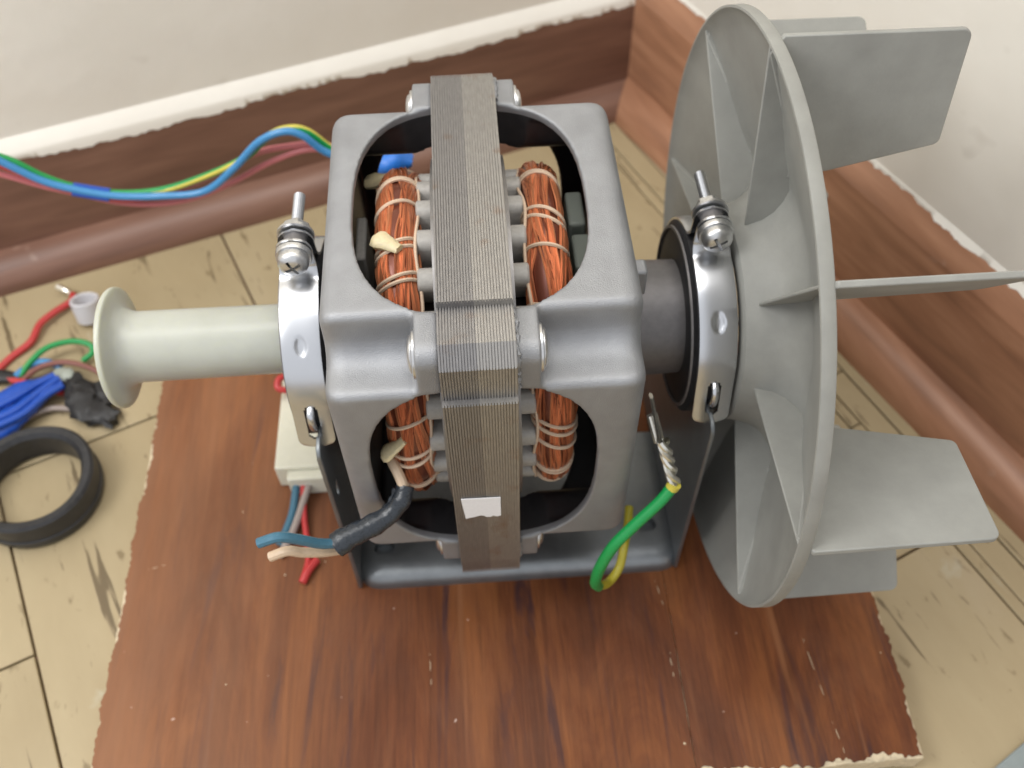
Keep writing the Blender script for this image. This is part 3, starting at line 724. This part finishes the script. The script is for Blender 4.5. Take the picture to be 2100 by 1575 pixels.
b = MB(); b.tube(gw, 3.5, 12); gwo = obj('earth_wire', b, W_GREEN, MO)
yw = smooth_path([at(1227, 1202, 1, -121), at(1248, 1194, 1, -114), at(1270, 1163, 1, -105), at(1280, 1120, 1, -95), at(1287, 1080, 1, -80), at(1290, 1040, 1, -66)])
b = MB(); b.tube(yw, 2.9, 12); obj('yellow_stripe', b, W_YG, gwo)
b = MB(); b.tube([at(1384, 992, 1, -108), at(1378, 1000, 1, -108.5)], 3.9, 14); obj('wire_end', b, W_YEL, gwo)
# --- left lead wires through a black heat-shrink sleeve
b = MB(); b.tube(smooth_path([at(795, 930, 1, -84), at(806, 950, 1, -92), at(820, 978, 1, -99), at(830, 1004, 1, -104)]), 3.0, 10); obj('lead_wire', b, W_BEIGE, MO)
sp_ = smooth_path([at(832, 995, 1, -102), at(822, 1028, 1, -109), at(795, 1058, 1, -114), at(755, 1082, 1, -119), at(718, 1100, 1, -123), at(690, 1118, 1, -126)], 8)
n_ = len(sp_); rs = [4.8+2.4*(i/n_)+0.30*math.sin(i*.37)+0.25*math.sin(i*.9+1) for i in range(n_)]
b = MB(); b.tube(sp_, rs, 16, sy=0.8); obj('heat_shrink_sleeve', b, SLEEVE, MO)
b = MB(); b.tube(smooth_path([at(812, 1002, 1, -101), at(800, 1032, 1, -106), at(775, 1056, 1, -110), at(752, 1068, 1, -113)], 6), [2.0+0.5*math.sin(i*1.7) for i in range(19)], 8, sy=.5); obj('sleeve_fold', b, SLEEVE, MO)
b = MB(); b.tube(smooth_path([at(705, 1112, 1, -124), at(660, 1115, 1, -128), at(610, 1106, 1, -131), at(570, 1102, 1, -133), at(530, 1114, 1, -134)]), 2.9, 10); obj('lead_wire', b, W_TEAL, MO)
b = MB(); b.tube(smooth_path([at(708, 1126, 1, -122), at(665, 1132, 1, -127), at(620, 1133, 1, -130), at(590, 1130, 1, -131), at(554, 1142, 1, -132)]), 2.8, 10); obj('lead_wire', b, W_BEIGE, MO)

# --- drive roller on the left shaft end
b = MB(); b.rev([(-100, 16), (-100, 20), (-104, 20.8), (-202, 21.4), (-207, 22.4), (-210, 24.6), (-211.6, 28), (-212.6, 33), (-213.0, 36), (-213.6, 36.4), (-215.4, 36.4), (-216.2, 35.8), (-216.6, 34), (-216.8, 16)], 96)
obj('drive_roller', b, NYLON, MO, ang=50)
# --- fan wheel
prof_f = [(146, 62), (147.0, 64.2), (155, 66), (163, 69), (169, 74), (173, 81), (175, 88), (173.5, 95), (168, 112), (160.5, 142), (154.5, 163), (151.5, 171.5), (149, 173.5), (148, 174.5), (148.2, 175.8)]
prof_b = [(154.4, 176), (155, 175.4), (156.4, 172), (164, 145), (172, 114), (178, 94), (179, 86), (176, 76), (170, 70), (160, 60), (146, 52)]
b = MB(); b.rev(prof_f+prof_b, 200); fw = obj('fan_wheel', b, PLAST, MO, ang=50)
sx0 = MB()
fin_poly = [(149.6, 172.8), (153.8, 64), (172, 64), (178, 88), (170, 114), (163, 142), (155.5, 166), (151.5, 172.6)]
bl_poly = fillet([(150, 168), (156, 177.2), (248.5, 176.2), (250, 113), (193, 99.5), (172, 96), (172, 110)], [0, 0, 5, 4, 0, 0, 0], 5)
for k in range(8):
    an = rad(-8+45*k)
    for nm, poly, t0 in (('rib', fin_poly, 1.25), ('fan_blade', bl_poly, 1.7)):
        b = MB(); er, et = Vector((0, -math.sin(an), math.cos(an))), Vector((0, math.cos(an), math.sin(an)))
        n = len(poly); vs = []
        for sgn in (-1, 1):
            for x, r in poly:
                tt = t0*(1.0 if nm == 'fan_blade' else (0.75+0.0*(x-150)))
                p = Vector((x, 0, 0))+er*r+et*(tt*sgn); vs.append(tuple(p))
        b.add(vs, [tuple(range(n))[::-1], tuple(range(n, 2*n))]+[(i, (i+1) % n, n+(i+1) % n, n+i) for i in range(n)])
        bevel(obj(nm, b, PLAST, fw), 0.7, 2)

# ================================================================== LOOSE THINGS
def gy_wire(pts, r, parent, ph=0.0, turns=1.2):
    P_ = smooth_path(pts); m = len(P_)
    b = MB(); b.tube(P_, r, 12); o = obj('wire', b, W_GREEN, parent)
    Q = []
    for i, p in enumerate(P_):
        t = (P_[min(i+1, m-1)]-P_[max(i-1, 0)]).normalized(); u = t.cross(Vector((0, 0, 1))).normalized(); w2 = u.cross(t)
        a = ph+turns*2*PI*i/m; Q.append(p+(u*math.cos(a)+w2*math.sin(a))*r*0.42)
    b = MB(); b.tube(Q, r*0.72, 12); obj('stripe', b, W_YEL, o); return o
# ivory connector block beside the bracket with its wires
cb = empty('connector_block', (-128, 45, ZB), 'ivory plastic connector block with wires on the board left of the motor bracket', 'connector')
b = MB(); b.box(-157, -104, 9, 100, ZB+0.5, -160); bevel(obj('housing', b, CONN, cb), 1.5, 3)
b = MB(); b.box(-148, -104, 1, 9.2, ZB+0.5, -164); bevel(obj('wire_entry', b, CONN, cb), 1.2, 2)
def wz(name, pts, r, mat, parent, n=10): 
    b = MB(); b.tube(smooth_path(pts), r, n); return obj(name, b, mat, parent)
wz('wire', [at(612, 960, 2, -172), at(606, 1010, 2, -176), at(600, 1050, 2, -179), at(588, 1085, 2, -181), at(572, 1118, 2, -182.5)], 3.0, W_TEAL, cb)
wz('wire', [at(648, 955, 2, -172), at(628, 1010, 2, -176), at(612, 1060, 2, -179), at(596, 1100, 2, -181), at(572, 1142, 2, -182.5)], 2.8, W_GREY, cb)
wz('wire', [at(622, 985, 2, -174), at(624, 1060, 2, -180), at(630, 1110, 2, -182), at(632, 1150, 2, -183), at(620, 1192, 2, -182)], 2.3, W_RED, cb)
wz('wire', [at(650, 1148, 2, -182), at(632, 1170, 2, -181), at(620, 1195, 2, -182)], 3.0, W_RED, cb)
# red wire loop peeping out behind the left clamp
rl = wz('red_wire_loop', [at(590, 770, 2, -150), at(572, 778, 2, -148), at(570, 795, 2, -150), at(588, 800, 2, -152), at(600, 790, 2, -155), at(640, 800, 2, -160)], 2.6, W_RED, None)
tag(rl, 'small red wire loop showing behind the left clamp above the ivory connector', 'wire')

# wire harness running along the left wall to the back of the motor
hs_ = empty('wire_harness', at(330, 410, 1, 210), 'bundle of green, blue, red and pink wires with blue tape before the left skirting', 'wire harness')
def hp(l, off=0): return [at(x, y, 1, 210+off) for x, y in l]
gy_wire(hp([(-60, 305), (20, 328), (90, 362), (160, 385), (240, 396), (330, 390), (420, 362), (500, 325), (550, 280), (590, 264), (630, 270), (680, 306), (740, 335)]), 2.8, hs_, 4.2, 0.75)
wz('wire', hp([(-60, 300), (20, 340), (90, 372), (160, 390), (240, 402), (330, 402), (420, 392), (480, 345), (530, 292), (580, 270), (620, 278), (665, 310), (740, 340)], -5), 2.9, W_BLUE, hs_)
wz('wire', hp([(-60, 318), (20, 346), (90, 376), (160, 392), (240, 404), (330, 398), (430, 362), (520, 316), (590, 300), (660, 296), (740, 320)], 5), 2.6, W_PINK, hs_)
wz('wire', hp([(-60, 342), (20, 362), (90, 382), (160, 397), (240, 414), (320, 418), (400, 405), (480, 372), (560, 330), (640, 306), (740, 318)], 3), 2.4, W_PINK, hs_)
wz('wire', hp([(-60, 322), (10, 342), (80, 370), (160, 394), (240, 408), (300, 404)], 2), 2.6, W_RED, hs_)
b = MB(); b.tube(smooth_path([at(150, 388, 1, 208), at(185, 394, 1, 208), at(225, 400, 1, 208)]), 6.0, 12, sy=.8); obj('blue_tape_wrap', b, TAPE, hs_)
def crumple(name, pts, rad_, mat, parent, sy=0.5, amp=.22, n=14, k=6):
    P_ = smooth_path(pts, k); b = MB(); b.tube(P_, [r for r in np.interp(np.linspace(0, 1, len(P_)), np.linspace(0, 1, len(rad_)), rad_)], n, sy=sy)
    b.v = [tuple(Vector(v)+Vector([random.uniform(-1, 1)*amp*np.mean(rad_) for _ in range(3)])) for v in b.v]
    return obj(name, b, mat, parent, ang=50)
crumple('blue_tape_end', [at(735, 335, 1, 170), at(772, 332, 1, 165), at(803, 322, 1, 160), at(846, 330, 1, 158)], [7, 9, 15, 15, 5], TAPE2, hs_, .6, .07)

# black plastic hose ring on the floor, left
rc = at(74, 997, 2, ZF+14); cx_, cy_ = rc.x, rc.y
b = MB(); b.rev([(ZF+3, 37.5), (ZF+1, 39), (ZF+1, 47), (ZF+3, 48), (ZF+9, 48.3), (ZF+10, 47.2), (ZF+20, 47.2), (ZF+21, 48.3), (ZF+27, 48), (ZF+29, 46), (ZF+28.5, 41), (ZF+25, 38)], 96, 'z', (cx_, cy_, 0))
for i in range(len(b.v)):
    x, y, z = b.v[i]; t = math.atan2(y-cy_, x-cx_); b.v[i] = (x, y, z+0.8*math.sin(3*t) if not (-2.05 < t < -1.9 and z > ZF+20) else z-5)
hr = obj('hose_ring', b, BLACKP); tag(hr, 'black plastic ring lying on the floor at the left edge', 'ring')
# small white cap
p = at(178, 640, 2, ZF+12)
b = MB(); b.rev([(0, 0.01), (0, 11), (14, 12.2), (20, 12.6), (20.8, 11.5), (20, 9.5), (8, 8.6), (8, 0.01)], 40, 'z', (0, 0, 0), closed=False)
tl = rad(-18); b.v = [(x+p.x, y*math.cos(tl)-z*math.sin(tl)+p.y, y*math.sin(tl)+z*math.cos(tl)+ZF+3) for x, y, z in b.v]
tag(obj('white_cap', b, GROMMET), 'small white hollow plastic cap on the floor behind the roller flange', 'cap')
# red wire with a bare tip
rw = wz('loose_red_wire', [at(-40, 800, 2, ZF+3), at(15, 740, 2, ZF+3), at(62, 702, 2, ZF+5), at(82, 665, 2, ZF+7), at(112, 640, 2, ZF+7), at(146, 618, 2, ZF+6), at(150, 603, 2, ZF+6)], 3.1, W_RED, None)
tag(rw, 'loose red wire with a bare silvery tip on the floor beside the left skirting', 'wire')
b = MB(); b.tube(smooth_path([at(148, 604, 2, ZF+6), at(135, 596, 2, ZF+7), at(118, 588, 2, ZF+8)], 4), [2.0]*4+[2.8]*5, 8); obj('bare_tip', b, TIN, rw)
# tangle: green-yellow loop, light blue, brown wires, black taped joint, blue tape
tg = empty('taped_wire_joint', at(150, 800, 2, ZF), 'tangle of green, blue and brown wires joined in torn black tape beside the roller flange', 'wires')
gy_wire([at(40, 775, 2, ZF+6), at(60, 745, 2, ZF+12), at(95, 714, 2, ZF+16), at(145, 700, 2, ZF+16), at(182, 706, 2, ZF+14), at(190, 722, 2, ZF+10), at(170, 740, 2, ZF+6)], 2.6, tg, 2.5, 0.5)
wz('wire', [at(32, 772, 2, ZF+8), at(60, 750, 2, ZF+9), at(90, 742, 2, ZF+9), at(125, 752, 2, ZF+8)], 3.0, W_BLUE, tg)
wz('wire', [at(48, 778, 2, ZF+6), at(80, 754, 2, ZF+12), at(125, 743, 2, ZF+13), at(165, 748, 2, ZF+11), at(200, 762, 2, ZF+7), at(225, 780, 2, ZF+4)], 2.4, W_BROWN, tg)
wz('wire', [at(-30, 900, 2, ZF+4), at(50, 860, 2, ZF+5), at(105, 838, 2, ZF+6), at(160, 840, 2, ZF+6)], 2.4, W_GREY, tg)
wz('wire', [at(-30, 772, 2, ZF+5), at(20, 778, 2, ZF+6), at(70, 790, 2, ZF+6), at(130, 806, 2, ZF+6)], 3.0, W_RED, tg)
crumple('black_tape', [at(138, 770, 2, ZF+9), at(165, 805, 2, ZF+10), at(180, 840, 2, ZF+8), at(238, 858, 2, ZF+6)], [6, 11, 13, 12, 8], TAPEK, tg, .45)
crumple('black_tape', [at(178, 795, 2, ZF+8), at(205, 800, 2, ZF+8), at(225, 830, 2, ZF+6)], [6, 8, 5], TAPEK, tg, .3)
crumple('clear_tape', [at(115, 762, 2, ZF+7), at(135, 770, 2, ZF+10), at(148, 782, 2, ZF+8)], [5, 8, 5], PALEG, tg, .5, .1)
crumple('black_tape', [at(-40, 772, 2, ZF+5), at(0, 772, 2, ZF+6), at(48, 776, 2, ZF+6)], [6, 7, 4], TAPEK, tg, .6, .08)
bt = empty('blue_taped_wires', at(40, 850, 2, ZF), 'wire ends wrapped in crumpled dark blue tape above the black ring', 'wires')
crumple('blue_tape', [at(-40, 850, 2, ZF+10), at(10, 826, 2, ZF+13), at(50, 800, 2, ZF+14), at(85, 788, 2, ZF+13)], [12, 12, 10, 5], TAPE, bt, .6, .1)
crumple('blue_tape', [at(-30, 890, 2, ZF+10), at(20, 862, 2, ZF+12), at(75, 818, 2, ZF+14), at(122, 780, 2, ZF+13)], [14, 13, 8, 4], TAPE, bt, .6, .08)
for pts in ([(-30, 846), (30, 815), (75, 788), (112, 770)], [(-30, 868), (30, 842), (78, 806), (120, 776)], [(-20, 880), (45, 850), (92, 812), (128, 790)]):
    wz('blue_wire', [at(x, y, 2, ZF+22-abs(x)*.06) for x, y in pts], 3.2, TAPE, bt)
# grey-blue sheet corner bottom right
b = MB(); a0, a1, a2 = at(2022, 1590, 2, ZF+3), at(2120, 1505, 2, ZF+3), at(2160, 1640, 2, ZF+3)
b.prism([(a0.x, a0.y), (a2.x, a2.y), (a1.x+60, a1.y-40), (a1.x, a1.y)], ZF+0.8, ZF+4, 2)
tag(bevel(obj('grey_sheet', b, CLOTH), 1.0), 'corner of a flat blue-grey sheet on the floor at the bottom right', 'sheet')

# render settings that matter to the look
scn.render.engine = 'CYCLES'
scn.cycles.max_bounces = 8
print('tris', sum(len(o.data.polygons) for o in bpy.data.objects if o.type == 'MESH'))
